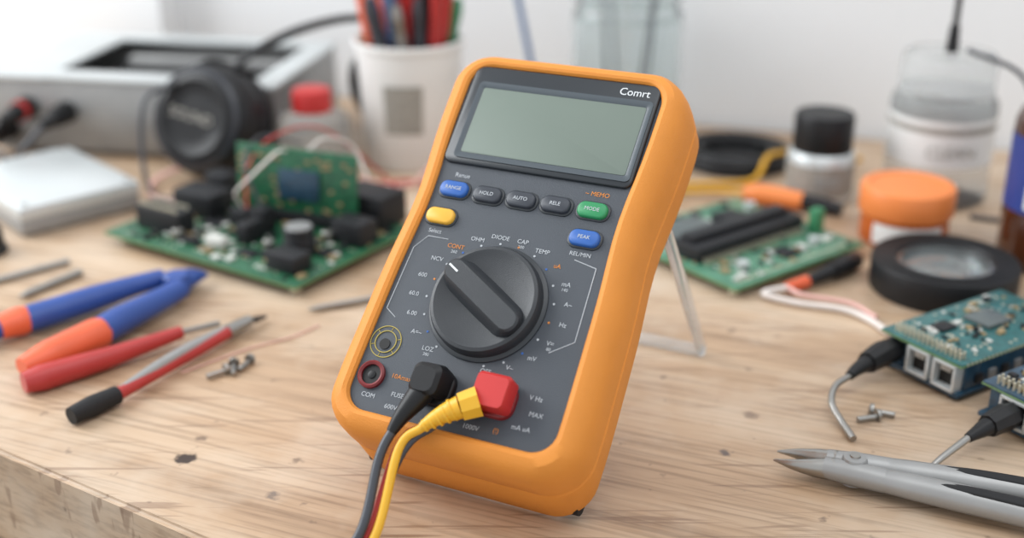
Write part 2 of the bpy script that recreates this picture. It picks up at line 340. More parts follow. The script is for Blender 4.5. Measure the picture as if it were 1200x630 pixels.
# bail stand
fy=(113+1.9)*mm; fz=(-152+2.6)*mm
for sgn,nm in ((1,'right'),(-1,'left')):
    tube(mt,'bail_leg_'+nm,[(sgn*42*mm,132*mm,-41*mm),(sgn*43*mm,124*mm,-92*mm),(sgn*44*mm,fy,fz)],[3.8*mm,4.2*mm,3.8*mm],M['clearp'],flat=.5)
tube(mt,'bail_foot',[(-44*mm,fy,fz),(44*mm,fy,fz)],3.0*mm,M['clearp'],flat=.7)
for sgn in (1,-1):
    tube(mt,'rubber_foot_%s'%('a' if sgn>0 else 'b'),[(sgn*38*mm,8*mm,-40*mm),(sgn*46*mm,8*mm,-40*mm)],4.2*mm,M['rubber'])
slab(mt,'black_plug_collar',15*mm,14*mm,5*mm,0,3*mm,M['black'],loc=(-8*mm,29*mm,0),bev=.001)
loft(mt,'black_plug_body',[rr(13*mm,12*mm,3*mm,-8*mm,30*mm,2*mm),rr(12.5*mm,12.5*mm,3*mm,-8*mm,30*mm,8*mm),rr(11.5*mm,12*mm,3*mm,-8.2*mm,29*mm,12*mm),rr(9*mm,9.5*mm,3*mm,-8.5*mm,28.5*mm,13.5*mm)],M['black'],ang=30)
tube(mt,'black_plug_boot',[(-9*mm,26*mm,8*mm),(-11*mm,20*mm,9*mm),(-13.5*mm,13*mm,9.5*mm),(-15*mm,7*mm,9.5*mm)],[5.2*mm,4.2*mm,3*mm,2.0*mm],M['black'])
slab(mt,'red_plug_collar',15*mm,14*mm,5*mm,0,2.5*mm,M['dred'],loc=(17*mm,30*mm,0),bev=.001)
loft(mt,'red_plug_body',[rr(14*mm,13*mm,2*mm,17*mm,31*mm,2*mm),rr(14*mm,13*mm,2*mm,17*mm,31*mm,9*mm),rr(12.6*mm,11.6*mm,2*mm,17*mm,30.5*mm,10.6*mm)],M['red'],ang=30)
tube(mt,'yellow_plug_body',[(13*mm,26.5*mm,7*mm),(7.5*mm,22.5*mm,8.5*mm)],[6.0*mm,5.4*mm],M['yplug'],seg=8,ang=30)
tube(mt,'yellow_plug_boot',[(7.5*mm,22.5*mm,8.5*mm),(3*mm,19*mm,9*mm),(-1*mm,15*mm,9.5*mm),(-4*mm,11.5*mm,9.5*mm)],[4.4*mm,3.6*mm,2.7*mm,1.9*mm],M['yplug'])
for i in range(5):
    t=i/4; ringlathe(mt,'yellow_boot_rib_%d'%i,[((4.3-1.9*t)*mm,-.45*mm),((4.3-1.9*t)*mm,.45*mm),((2-.8*t)*mm,.45*mm),((2-.8*t)*mm,-.45*mm)],M['yplug'],loc=((5-8*t)*mm,(20.7-8.2*t)*mm,(8.8+.7*t)*mm),rot=(0,90,43),seg=24)
MI=MM.inverted()
def lead(nm,loc0,world,r,m):
    tube(mt,nm,[tuple(c*mm for c in l) for l in loc0]+[tuple(MI@Vector(w)) for w in world],r,m,k=10)
lead('lead_black',[(-14.5,9,9.5),(-16,-3,9.5)],[(-.055,.364,.013),(-.075,.355,.0030),(-.100,.345,-.012),(-.106,.332,-.12),(-.06,.32,-.45),(.02,.36,-.7445),(.12,.42,-.7455)],.0018,M['greyw'])
lead('lead_yellow',[(-3.5,12,9.5),(-10,2,9)],[(-.049,.364,.013),(-.065,.351,.0030),(-.088,.338,-.012),(-.095,.325,-.12),(-.05,.315,-.45),(.03,.34,-.7445),(.13,.40,-.7455)],.0017,M['yplug'])
lead('lead_red',[(-6,13,5),(-12,3,6)],[(-.053,.366,.010),(-.070,.3545,.0025),(-.094,.343,-.012),(-.101,.33,-.12),(-.07,.325,-.45),(.01,.37,-.7445),(.11,.44,-.7455)],.0017,M['wred'])
lead('lead_dark',[(-2,14,5),(-9,2,7)],[(-.055,.371,.008),(-.078,.361,.0022),(-.107,.3475,-.012),(-.112,.335,-.12),(-.08,.33,-.45),(.0,.38,-.7445),(.10,.45,-.7455)],.0015,M['greyw'])

# ================================================================ LEFT PCB
pb=root('circuit_board',(-.149,.684,0),-33); SC=1.12
pb.scale=(SC,SC,1)
for x in (-.06,.06):
    for y in (-.04,.04): lathe(pb,'standoff',[(.003,0),(.003,.006)],M['gold'],loc=(x,y,0),seg=12)
box(pb,'board',(.134,.095,.0018),(0,0,.0068),M['pcb'],bev=.0003)
box(pb,'board_edge',(.1345,.0955,.0009),(0,0,.0064),M['pcbed'],bev=0)
def smds(parent,w,h,z,n,seed,sc_=1,mats=('smd','smdt','chip')):
    rnd=random.Random(seed)
    for k in mats:
        l=[]
        for i in range(n):
            s=rnd.choice(((.002,.0012,.0008),(.003,.0016,.001),(.0012,.0012,.0008),(.004,.003,.0015)))
            l.append(((s[0]*sc_,s[1]*sc_,s[2]),(rnd.uniform(-w/2+.004,w/2-.004),rnd.uniform(-h/2+.004,h/2-.004),z+s[2]/2),rnd.choice((0,90))))
        boxes(parent,'parts_'+k,l,M[k])
    cyls(parent,'solder_pads',[(.0008,.0003,(rnd.uniform(-w/2+.003,w/2-.003),rnd.uniform(-h/2+.003,h/2-.003),z)) for i in range(n*2)],M['gold'],seg=8)
smds(pb,.134,.095,.0078,80,3,1.15)
def PB(x,y):
    a=math.radians(33); dx,dy=x+.150,y-.690
    return dx*math.cos(a)-dy*math.sin(a),dx*math.sin(a)+dy*math.cos(a)
def pbx(nm,s,x,y,z=.0078,m='chip',rz=0):
    a,b=PB(x,y); return box(pb,nm,s,(a,b,z+s[2]/2),M[m],rot=(0,0,rz),bev=.0008)
pbx('header_connector',(.032,.012,.014),-.200,.690)
a,b=PB(-.200,.690)
boxes(pb,'header_pins',[((.0012,.0012,.002),(a-.0125+i*.0028,b+j*.004,.0228),0) for i in range(10) for j in (-1,1)],M['gold'])
pbx('relay',(.028,.018,.015),-.186,.716)
pbx('relay_small',(.016,.012,.018),-.180,.738)
pbx('chip_block',(.019,.013,.010),-.126,.636)
pbx('connector_pair',(.013,.010,.010),-.160,.697)
pbx('connector_pair_b',(.010,.010,.015),-.148,.687)
pbx('connector_pair_c',(.008,.014,.012),-.152,.673)
pbx('module_black',(.030,.022,.020),-.092,.702)
pbx('module_black_b',(.020,.014,.014),-.098,.672)
pbx('terminal_white',(.012,.006,.006),-.168,.666,m='smd')
pbx('crystal',(.010,.005,.004),-.120,.668,m='steel')
pbx('ic_a',(.014,.014,.0016),-.175,.700); pbx('ic_b',(.012,.008,.0016),-.15,.655); pbx('ic_c',(.010,.010,.0016),-.11,.655); pbx('ic_d',(.016,.006,.003),-.185,.672); pbx('ic_e',(.008,.006,.004),-.138,.65)
a,b=PB(-.124,.657)
lathe(pb,'capacitor_base',[(.0080,0),(.0080,.010),(.0075,.0108),(.0074,.0112),(.0079,.0118),(.0079,.0145),(.0072,.0155)],M['chip'],loc=(a,b,.0078),seg=32)
lathe(pb,'capacitor_top',[(.0068,.0),(.0066,.0006)],M['alud'],loc=(a,b,.0233),seg=32)
for i,(x,y) in enumerate(((-.112,.672),(-.14,.66),(-.19,.675))):
    a,b=PB(x,y); lathe(pb,'capacitor_small_%d'%i,[(.003,0),(.003,.006),(.0025,.0065)],M['steel'],loc=(a,b,.0078),seg=20)
a,b=PB(-.131,.699)
box(pb,'daughter_board',(.072,.0018,.045),(a,b,.0078+.0235),M['pcb'],rot=(-4,0,12),bev=.0003)
box(pb,'daughter_chip',(.024,.0014,.018),(a+.003,b-.0018,.0078+.025),M['pcbb'],rot=(-4,0,12),bev=.0003)
rnd=random.Random(5)
dl=[]
for _ in range(46):
    dx=rnd.uniform(-.033,.033); zz=rnd.uniform(.005,.042)
    dl.append(((.0025,.001,.0016),(a+dx,b-.0013+dx*.2126+(zz-.0235)*.07,.0078+zz),12))
boxes(pb,'daughter_parts',dl,M['smdt'])
box(pb,'daughter_socket',(.05,.008,.008),(a,b,.0118),M['chip'],rot=(0,0,12))
def pbw(nm,pts,r,m):
    q=[]
    for x,y,z in pts:
        a_,b_2=PB(x,y); q.append((a_,b_2,z))
    tube(pb,nm,q,r,M[m])
pbw('wire_white',[(-.160,.697,.018),(-.162,.69,.030),(-.152,.685,.042),(-.144,.689,.050),(-.138,.699,.053),(-.13,.71,.045)],.0008,'wwhite')
pbw('wire_red',[(-.158,.697,.018),(-.158,.705,.040),(-.145,.715,.056),(-.12,.73,.056),(-.085,.735,.02),(-.075,.72,.012)],.0007,'wred')
pbw('wire_black',[(-.148,.687,.022),(-.158,.70,.045),(-.152,.72,.055),(-.13,.72,.05)],.0008,'greyw')
pbw('wire_white_b',[(-.126,.705,.05),(-.118,.715,.055),(-.105,.725,.048),(-.095,.715,.030)],.0007,'wwhite')

# ================================================================ LEFT METAL SLAB, knob
sl=root('aluminium_enclosure',(-.299,.751,0),43)
box(sl,'base_half',(.077,.102,.010),(0,0,.0055),M['alud'],bev=.002)
box(sl,'lid_half',(.078,.103,.009),(0,0,.0145),M['alu'],bev=.002)
for x in (-.033,.033):
    for y in (-.046,.046): lathe(sl,'lid_screw',[(.002,0),(.0018,.0006)],M['steel'],loc=(x,y,.019),seg=16)
kn=root('rotary_knob',(-.306,.666,0))
lathe(kn,'skirt',[(.012,0),(.012,.003),(.0105,.004),(.010,.014),(.009,.0155)],M['black'],seg=40)
box(kn,'marker',(.001,.008,.0006),(0,-.004,.0157),M['white'],bev=0)

# ================================================================ INSTRUMENT BOX
ib=root('instrument_chassis',(-.258,.915,0),-10)
box(ib,'base_plate',(.215,.14,.003),(0,0,.0045),M['alud'],bev=.001)
for i,(s,l) in enumerate((((.215,.003,.052),(0,-.0685,.029)),((.215,.003,.052),(0,.0685,.029)),((.003,.14,.052),(-.106,0,.029)),((.003,.14,.052),(.106,0,.029)))):
    box(ib,'side_panel_%d'%(i+1),s,l,M['alud'],bev=.0008)
for i,(s,l) in enumerate((((.221,.02,.003),(0,-.062,.0565)),((.221,.02,.003),(0,.062,.0565)),((.05,.146,.003),(-.086,0,.0562)),((.02,.146,.003),(.10,0,.0562)))):
    box(ib,'top_rim_%d'%(i+1),s,l,M['alu'],bev=.0008)
box(ib,'inner_tray',(.14,.104,.004),(.015,0,.040),M['chip'],bev=.001)
box(ib,'inner_bracket',(.12,.012,.01),(.02,.02,.047),M['alud'],bev=.001)
for i in range(8): box(ib,'vent_slot_%d'%i,(.0022,.001,.022),(.02+i*.008,-.0702,.028),M['chip'],bev=0)
for x in (-.09,.09):
    for y in (-.05,.05): lathe(ib,'foot',[(.006,0),(.007,.003)],M['rubber'],loc=(x,y,0),seg=20)
for i,(x,z,mk) in enumerate(((-.078,.034,'red'),(-.048,.032,'black'),(-.095,.018,'black'))):
    lathe(ib,'panel_socket_%d'%i,[(.008,0),(.008,.003),(.006,.004)],M['black'],loc=(x,-.070,z),rot=(90,0,0),seg=24)
    tube(ib,'plug_%d'%i,[(x,-.073,z),(x,-.086,z),(x-.004,-.098,z-.003)],[.0068,.0062,.004],M['black'])
    lathe(ib,'plug_ring_%d'%i,[(.0072,0),(.0072,.005)],M[mk],loc=(x,-.079,z),rot=(90,0,0),seg=24)
    tube(ib,'plug_cable_%d'%i,[(x-.004,-.098,z-.003),(x-.015,-.112,.014),(x-.035,-.105+.01*i,.003),(x-.07,-.09+.015*i,.0028),(x-.14,-.10+.02*i,.0028)],.0022,M['black' if i!=1 else 'greyw'])

# ================================================================ HEADPHONES
hp=root('headphones',(-.203,.806,0))
def cup(nm,loc,rot,s=1.1):
    q=lambda l:[(a*s,b*s) for a,b in l]
    lathe(hp,nm+'_shell',q([(.012,.018),(.021,.0175),(.023,.0195),(.026,.019),(.032,.014),(.0345,.006),(.034,-.004),(.031,-.006)]),M['black'],loc=loc,rot=rot,ang=50)
    ringlathe(hp,nm+'_trim',q([(.0300,.0150),(.0305,.0162),(.0285,.0182),(.0275,.0172)]),M['greyw'],loc=loc,rot=rot)
    ringlathe(hp,nm+'_cushion',q([(.032,-.005),(.034,-.010),(.034,-.016),(.030,-.021),(.023,-.021),(.019,-.016),(.019,-.006)]),M['rubber'],loc=loc,rot=rot,ang=60)
    lathe(hp,nm+'_driver',q([(.019,-.008),(.019,-.0062)]),M['chip'],loc=loc,rot=rot)
cup('ear_cup_a',(0,0,.0390),(70,8,-26))
text(hp,'cup_print','SOUND',.010,(-.0088,-.0188,.0475),M['labelg'],rot=(70,8,-26))
cup('ear_cup_b',(.118,.098,.0405),(78,0,150),1.0)
tube(hp,'headband',[(.012,.010,.070),(.03,.022,.082),(.055,.045,.091),(.085,.07,.094),(.105,.088,.088),(.116,.096,.072)],[.004,.0055,.0060,.0060,.0055,.004],M['black'],flat=.5)
tube(hp,'yoke_a',[(-.024,-.006,.062),(.0,.006,.077),(.028,.020,.065)],.003,M['black'])
tube(hp,'yoke_b',[(.10,.08,.062),(.116,.094,.078),(.13,.10,.064)],.003,M['black'])
tube(hp,'cable',[(-.020,-.012,.010),(-.036,-.02,.004),(-.03,-.05,.002),(0,-.065,.002),(.03,-.055,.002)],.0018,M['pink'])
tube(hp,'cable_b',[(-.02,0,.064),(-.038,-.016,.058),(-.040,-.03,.025),(-.032,-.045,.003),(-.012,-.055,.002)],.0016,M['greyw'])

# ================================================================ RED CAP BOTTLE
rb=root('squeeze_bottle',(-.136,.816,0))
lathe(rb,'bottle_body',[(.020,0),(.0235,.002),(.024,.006),(.024,.036),(.022,.041),(.013,.044),(.012,.048)],M['clearb'],ang=50)
lathe(rb,'cap',[(.0135,.044),(.0135,.056),(.0125,.0585),(.006,.0595)],M['red'],seg=40)
# ================================================================ PEN CUP
pc=root('tool_cup',(-.071,.842,0))
lathe(pc,'cup_wall',[(.030,0),(.0315,.002),(.037,.084),(.0385,.0845),(.0385,.0875),(.0372,.088),(.0355,.086),(.0300,.004),(.001,.003)],M['cup'],ang=35,caps=(1,1))
L=[]
for z in (.028,.062):
    rad=.0316+.0055*(z/.084)+.0005
    L.append([(rad*math.sin(a),-rad*math.cos(a),z) for a in [math.radians(-26+4*i) for i in range(12)]])
loft(pc,'cup_label',L,M['labelg'],caps=(0,0),closed=False)
rnd=random.Random(11)
cols=['red','tred','red','black','torange','black','wgreen','wblue','torange','yplug','greyw','black','tblue','red','black','steel','wblue','torange','tred','black','greyw','wgreen']
for i,c in enumerate(cols):
    a=i*2.4; rt=.030*math.sqrt((i+.5)/len(cols)); 
    base=Vector((.45*rt*math.cos(a+.6),.45*rt*math.sin(a+.6),.006)); top=Vector((rt*math.cos(a),rt*math.sin(a),.092)); dr=(top-base).normalized()
    p1=base+dr*.072; p2=base+dr*rnd.uniform(.110,.15)
    tube(pc,'tool_shaft_%d'%i,[tuple(base),tuple(p1)],.0016,M['steel'],seg=8,k=2)
    q=[p1,p1.lerp(p2,.3),p1.lerp(p2,.7),p2]
    tube(pc,'tool_handle_%d'%i,[tuple(v) for v in q],[.003,.0052,.0044,.0048,.003],M[c],seg=10,k=4)
# ================================================================ GLASS JAR
gj=root('glass_jar',(.083,.885,0))
lathe(gj,'jar_wall',[(.034,0),(.039,.003),(.040,.008),(.040,.092),(.038,.099),(.036,.102),(.036,.116),(.0345,.116),(.0345,.101),(.0375,.092),(.0375,.008),(.034,.005),(.001,.005)],M['glass'],ang=40)
for z in (.094,.106): ringlathe(gj,'rim_band_%d'%int(z*1000),[(.0392,z),(.0396,z+.003),(.0380,z+.003),(.0376,z)],M['glass'])
for i in range(4):
    a=i*1.7
    tube(gj,'brush_%d'%i,[(.012*math.cos(a),.012*math.sin(a),.007),(.028*math.cos(a+.4),.028*math.sin(a+.4),.150)],.0010,M['greyw'],k=2)
# ================================================================ CABLE SPOOL
sp=root('cable_spool',(.158,.838,0))
for i in range(3):
    for j in range(2):
        ringlathe(sp,'coil_%d_%d'%(i,j),[(.026+i*.0058+.0028*math.cos(t),.0032+j*.0054+.0028*math.sin(t)) for t in [k*math.pi/4 for k in range(8)]],M['black'],ang=60)
lathe(sp,'hub',[(.024,.0005),(.024,.004),(.010,.0042)],M['black'],seg=40)
tube(sp,'yellow_cable',[(-.07,-.060,.003),(-.03,-.058,.003),(.004,-.050,.003),(.018,-.030,.0135),(.040,-.012,.010),(.060,-.006,.002),(.09,0,.002)],.0019,M['wyel'])
# ================================================================ SMALL BOTTLE black cap
sb=root('sample_bottle',(.200,.763,0))
lathe(sb,'bottle_body',[(.019,0),(.0213,.0015),(.0215,.003),(.0215,.030),(.020,.0325),(.017,.034)],M['alu'],ang=40)
lathe(sb,'bottle_label',[(.0217,.006),(.0217,.026)],M['labelg'],caps=(0,0))
lathe(sb,'cap',[(.0185,.031),(.019,.032),(.019,.055),(.018,.057),(.010,.0573)],M['black'],ang=40)
text(sb,'label_print','SMD',.008,(0,-.0219,.017),M['white'],rot=(90,0,0))
# ================================================================ BIG CLEAR BOTTLE
bb=root('plastic_bottle',(.276,.766,0))
lathe(bb,'bottle_body',[(.030,0),(.0325,.002),(.033,.006),(.033,.064),(.031,.068),(.0285,.069),(.0285,.072)],M['clearb'],ang=50)
lathe(bb,'label',[(.0332,.028),(.0332,.058)],M['label'],caps=(0,0))
lathe(bb,'label_stripe',[(.0334,.050),(.0334,.054)],M['labelg'],caps=(0,0))
lathe(bb,'cap',[(.029,.071),(.0292,.072),(.0288,.092),(.027,.095),(.015,.0955)],M['clearb'],ang=40)
text(bb,'label_print','CLEAN',.010,(-.004,-.0337,.039),M['labelg'],rot=(90,0,0))
tube(bb,'probe_cable',[(0,0,.095),(0,0,.15),(.004,.02,.19),(.03,.05,.26)],.0020,M['black'])
tube(bb,'probe_cable_tip',[(0,0,.095),(0,0,.112)],[.0042,.003],M['black'])
gc=root('grey_cable',(.32,.73,0))
tube(gc,'cable',[(-.04,.02,.100),(-.012,-.002,.088),(0,-.010,.05),(.0,-.014,.02),(-.012,-.016,.003),(-.035,-.010,.0022)],.0016,M['greyw'])
# ================================================================ ORANGE JAR
oj=root('flux_jar',(.234,.689,0))
lathe(oj,'jar_body',[(.024,0),(.0255,.0015),(.0255,.020)],M['amber'],ang=40)
L=[]
for z in (.003,.015): L.append([(.0258*math.sin(a),-.0258*math.cos(a),z) for a in [math.radians(-60+6*i) for i in range(17)]])
loft(oj,'jar_label_white',L,M['label'],caps=(0,0),closed=False)
lathe(oj,'lid',[(.0270,.018),(.0275,.019),(.0275,.032),(.0265,.034),(.0225,.0345),(.0215,.0335)],M['lid'],ang=35)
# ================================================================ BROWN BOTTLE
br=root('amber_bottle',(.306,.652,0))
lathe(br,'bottle_body',[(.025,0),(.028,.002),(.0285,.005),(.0285,.082),(.026,.089),(.015,.096),(.013,.100)],M['brown'],ang=50)
lathe(br,'label',[(.0288,.034),(.0288,.076)],M['labelb'],caps=(0,0))
for (z0,z1,mk,nm) in ((.037,.050,'label','a'),(.054,.058,'yellow','b'),(.063,.068,'label','c')):
    L=[[(.029*math.sin(a),-.029*math.cos(a),z) for a in [math.radians(-60+7*i) for i in range(18)]] for z in (z0,z1)]
    loft(br,'label_panel_'+nm,L,M[mk],caps=(0,0),closed=False)
lathe(br,'cap',[(.0145,.097),(.0145,.114),(.013,.116)],M['black'],ang=40)
# ================================================================ MAGNIFIER
tp=root('magnifier_loupe',(.234,.615,0))
ringlathe(tp,'ring_body',[(.0382,0),(.0388,.001),(.0388,.016),(.0382,.017),(.0262,.017),(.0250,.0155),(.0245,.012),(.0245,0)],M['tape'],seg=80)
for i in range(4): ringlathe(tp,'ring_groove_%d'%i,[(.0285+i*.0024,.0168),(.0285+i*.0024,.0173),(.0290+i*.0024,.0173),(.0290+i*.0024,.0168)],M['rubber'],seg=64)
ringlathe(tp,'inner_collar',[(.0246,.002),(.0246,.0150),(.0232,.0150),(.0232,.002)],M['tapein'],seg=64)
lathe(tp,'lens',[(.0232,.009),(.0232,.0115),(.018,.0132),(.011,.0142),(.004,.0146)],M['lens'],seg=64,ang=60)
lathe(tp,'base_plate',[(.0232,.001),(.0232,.0025),(.012,.0027)],M['tapein'],seg=64)

# ================================================================ CONTROLLER BOARD
lb=root('controller_board',(.1305,.670,0),37.7)
for x in (-.047,.047):
    for y in (-.043,.043): lathe(lb,'standoff',[(.003,0),(.003,.005)],M['gold'],loc=(x,y,0),seg=12)
box(lb,'board',(.107,.10,.002),(0,0,.006),M['pcb2'],bev=.0004)
box(lb,'board_edge',(.1075,.1005,.001),(0,0,.0056),M['pcbed'],bev=0)
smds(lb,.107,.10,.007,50,8,1.3)
box(lb,'large_chip',(.088,.022,.009),(-.002,-.004,.0115),M['chip'],bev=.001)
box(lb,'large_chip_top_ridge',(.080,.010,.004),(-.002,-.001,.0175),M['chip'],bev=.001)
boxes(lb,'chip_pins',[((.0012,.003,.003),(-.042+i*.0033,-.004+j*.0125,.0085),0) for i in range(25) for j in (-1,1)],M['gold'])
box(lb,'shield_can',(.040,.022,.004),(-.018,.026,.009),M['chipg'],bev=.0008)
box(lb,'chip_b',(.018,.014,.003),(.022,.026,.0085),M['chip'],bev=.0005)
boxes(lb,'pin_row',[((.0016,.0016,.0006),(-.047+i*.0033,-.045,.0073),0) for i in range(29)],M['gold'])
box(lb,'green_terminal',(.008,.006,.014),(.047,-.020,.014),M['wgreen'],bev=.0008)
for i,(x,y) in enumerate(((.03,-.033),(-.03,-.033),(.045,.03))): lathe(lb,'trimmer_%d'%i,[(.0035,0),(.0035,.004)],M['alu'],loc=(x,y,.007),seg=20)
box(lb,'chip',(.012,.012,.002),(.005,-.033,.008),M['chip'])
op=root('orange_banana_plug',(.15,.752,0))
tube(op,'handle',[(0,0,.0068),(.012,-.005,.007),(.034,-.0165,.0068)],[.005,.0067,.0067,.0056],M['lid'])
tube(op,'sleeve',[(.034,-.0165,.0068),(.046,-.0225,.0060),(.056,-.028,.005)],[.0050,.0047,.004],M['chip'])
tube(op,'lead',[(0,0,.0068),(-.02,.008,.005),(-.05,.01,.003),(-.08,.0,.003)],.0017,M['wyel'])
bc=root('jumper_lead',(.160,.610,0))
tube(bc,'connector',[(.034,.032,.005),(.026,.023,.006),(.016,.014,.006)],[.0045,.0055,.0050],M['black'])
tube(bc,'orange_tip',[(.0,.004,.004),(-.012,-.004,.004)],[.0035,.003],M['torange'])
tube(bc,'black_tip',[(.016,.014,.006),(.0,.004,.004)],[.0045,.003],M['black'])
tube(bc,'wire_white',[(-.012,-.004,.004),(-.026,-.010,.003),(-.01,-.020,.002),(.012,-.028,.002),(.022,-.040,.002),(.028,-.056,.002)],.0017,M['wwhite'])
tube(bc,'wire_pink',[(-.012,-.003,.004),(-.006,-.014,.004),(.016,-.024,.004),(.026,-.040,.003)],.0013,M['pink'])

# ================================================================ SMALL COMPUTER BOARDS
def minipc(nm,loc,rz,w,h,boardm,ports,seed):
    p=root(nm,loc,rz)
    for x in (-w/2+.005,w/2-.005):
        for y in (-h/2+.005,h/2-.005): lathe(p,'foot',[(.003,0),(.003,.0025)],M['rubber'],loc=(x,y,0),seg=12)
    box(p,'lower_board',(w,h,.002),(0,0,.0035),M['pcbb'],bev=.0003)
    box(p,'upper_board',(w,h,.0018),(0,0,.0185),M[boardm],bev=.0003)
    box(p,'upper_board_edge',(w+.0004,h+.0004,.0008),(0,0,.0182),M['pcbed'],bev=0)
    box(p,'core_block',(w-.016,h-.002,.013),(.007,0,.0110),M['pcbb'],bev=.0006)
    box(p,'port_bank',(.010,h-.002,.013),(-w/2+.010,0,.0110),M['pcbb'],bev=.0004)
    for i,(y,sy) in enumerate(ports):
        x=-w/2+.0065
        for k,(s,l) in enumerate((((.015,sy,.0013),(x,y,.0052)),((.015,sy,.0013),(x,y,.0168)),((.015,.0013,.0125),(x,y-sy/2+.0006,.0110)),((.015,.0013,.0125),(x,y+sy/2-.0006,.0110)))):
            box(p,'port_%d_shell_%d'%(i,k),s,l,M['alu'],bev=.0002)
        box(p,'port_%d_inside'%i,(.011,sy-.0026,.0105),(x+.0020,y,.0110),M['hole'],bev=0)
        box(p,'port_%d_tongue'%i,(.010,sy*.45,.0028),(x-.001,y,.0145),M['labelg'],bev=0)
    for i in range(int(w/.009)-1):
        box(p,'side_part_%d'%i,(.0045,.0016,.0045),(-w/2+.014+i*.009,-h/2+.0006,.0095),M['alud' if i%2 else 'chip'],bev=.0003)
    boxes(p,'side_pads',[((.0012,.0006,.0012),(-w/2+.004+i*.0028,-h/2-.0002,.0185),0) for i in range(int(w/.0028)-2)],M['gold'])
    cyls(p,'side_header',[(.0007,.004,(-w/2+.0035+j*.0026,-h/2+.004+i*.0026,.0210)) for i in range(int(h/.0026)-2) for j in (0,1)],M['gold'],seg=6)
    smds(p,w,h,.0194,30,seed,.9)
    return p
q1=minipc('single_board_computer',(.2225,.527,0),32,.085,.046,'pcb3',((-.0145,.0125),(.0005,.0125)),21)
box(q1,'processor',(.017,.015,.002),(.006,.002,.0205),M['chipg'],bev=.0004)
box(q1,'memory_chip',(.010,.008,.0015),(-.018,.008,.020),M['chip'],bev=.0003)
tube(q1,'usb_plug',[(-.040,.016,.0110),(-.050,.015,.0110),(-.062,.013,.0105)],[.0056,.0062,.0052],M['black'],seg=8,ang=25)
tube(q1,'usb_boot',[(-.062,.013,.0105),(-.070,.0115,.0100),(-.076,.010,.009)],[.0040,.003,.0022],M['black'])
tube(q1,'usb_wire',[(-.076,.010,.009),(-.088,.007,.0085),(-.097,.0,.006),(-.101,-.010,.003),(-.106,-.022,.0018)],.0015,M['steel'])
q2=minipc('expansion_board',(.245,.480,0),32,.08,.030,'pcbb',((-.002,.014),),31)
box(q2,'chip',(.012,.01,.002),(.0,.002,.0205),M['chip'],bev=.0004)
tube(q2,'usb_plug',[(-.038,-.002,.0110),(-.046,-.002,.0110),(-.056,-.002,.0100)],[.0055,.006,.005],M['black'],seg=8,ang=25)
tube(q2,'usb_boot',[(-.056,-.002,.0100),(-.062,-.002,.009),(-.068,-.002,.008)],[.004,.003,.002],M['black'])
tube(q2,'probe_needle',[(-.068,-.002,.008),(-.086,-.0035,.0045),(-.096,-.0045,.0016)],[.0016,.0014,.0008],M['steel'])

# ================================================================ SCREWS
def screw(nm,loc,rz):
    p=root(nm,loc,rz)
    lathe(p,'thread',[(.0012,.0)]+[(.0014 if i%2 else .0011,.0005*i) for i in range(1,18)]+[(.0012,.0092)],M['steel'],loc=(-.006,0,.0018),rot=(0,90,0),seg=14,ang=80)
    lathe(p,'head',[(.0026,0),(.0028,.0006),(.0024,.0018),(.0012,.0024)],M['steel'],loc=(.003,0,.0026),rot=(0,90,0),seg=18)
    return p
screw('machine_screw',(.156,.470,0),15)
screw('machine_screw',(.162,.4745,0),160)
screw('machine_screw',(-.131,.517,0),100); screw('machine_screw',(-.137,.512,0),40); screw('machine_screw',(-.126,.521,0),70)

# ================================================================ PRECISION TOOL lower right
ct=root('precision_cutters',(.107,.432,0),-23)
for s_,nm in ((1,'a'),(-1,'b')):
    tube(ct,'jaw_'+nm,[(0,s_*.0036,.006),(.008,s_*.0044,.0062),(.016,s_*.0040,.0065),(.024,s_*.0030,.007)],[.0004,.0020,.0034,.0044],M['steel'],flat=1.1)
    tube(ct,'shank_'+nm,[(.020,s_*.003,.007),(.032,s_*.0036,.0072),(.044,s_*.0046,.0074)],[.0044,.0050,.0048],M['alud'],flat=1)
    tube(ct,'handle_'+nm,[(.040,s_*.0044,.0074),(.055,s_*.0052,.0076),(.085,s_*.0070,.0078),(.125,s_*.0095,.0076),(.155,s_*.011,.007)],[.0046,.0052,.0056,.0055,.0050,.004],M['alud'],flat=.95)
    tube(ct,'grip_inlay_'+nm,[(.055,s_*.0058,.0115),(.085,s_*.0073,.0122),(.13,s_*.0096,.0114)],[.001,.0026,.0030,.001],M['rubber'],flat=.5)
lathe(ct,'pivot',[(.0050,0),(.0050,.010),(.0044,.0112),(.003,.0115)],M['alud'],loc=(.031,0,.0015),seg=32)
lathe(ct,'pivot_screw',[(.0022,0),(.0020,.0008)],M['steel'],loc=(.031,0,.0129),seg=20)

# ================================================================ LEFT PLIERS
pl=root('pliers',(-.185,.568,0))
def W(o,pts): return [(x-o[0],y-o[1],z) for x,y,z in pts]
o=(-.19,.575)
tube(pl,'handle_upper',W(o,[(-.266,.550,.0075),(-.244,.568,.0078),(-.222,.590,.008),(-.206,.606,.008),(-.193,.617,.008)]),[.006,.0080,.0075,.0062,.0056],M['tblue'],flat=.85)
tube(pl,'handle_upper_tip',W(o,[(-.258,.5555,.0076),(-.250,.5630,.0078),(-.245,.567,.0078)]),[.0068,.0084,.0070],M['torange'],flat=.86)
tube(pl,'handle_lower',W(o,[(-.207,.547,.008),(-.200,.562,.0085),(-.189,.584,.008),(-.180,.602,.008)]),[.0080,.0078,.0068,.0060],M['tblue'],flat=.9)
tube(pl,'handle_lower_tip',W(o,[(-.231,.5135,.007),(-.222,.525,.0078),(-.207,.547,.0082),(-.204,.551,.0082)]),[.0055,.0082,.0087,.007],M['torange'],flat=.9)
lathe(pl,'pivot',[(.0070,0),(.0070,.009),(.006,.010)],M['tblue'],loc=(-.184-o[0],.611-o[1],.003),seg=28)
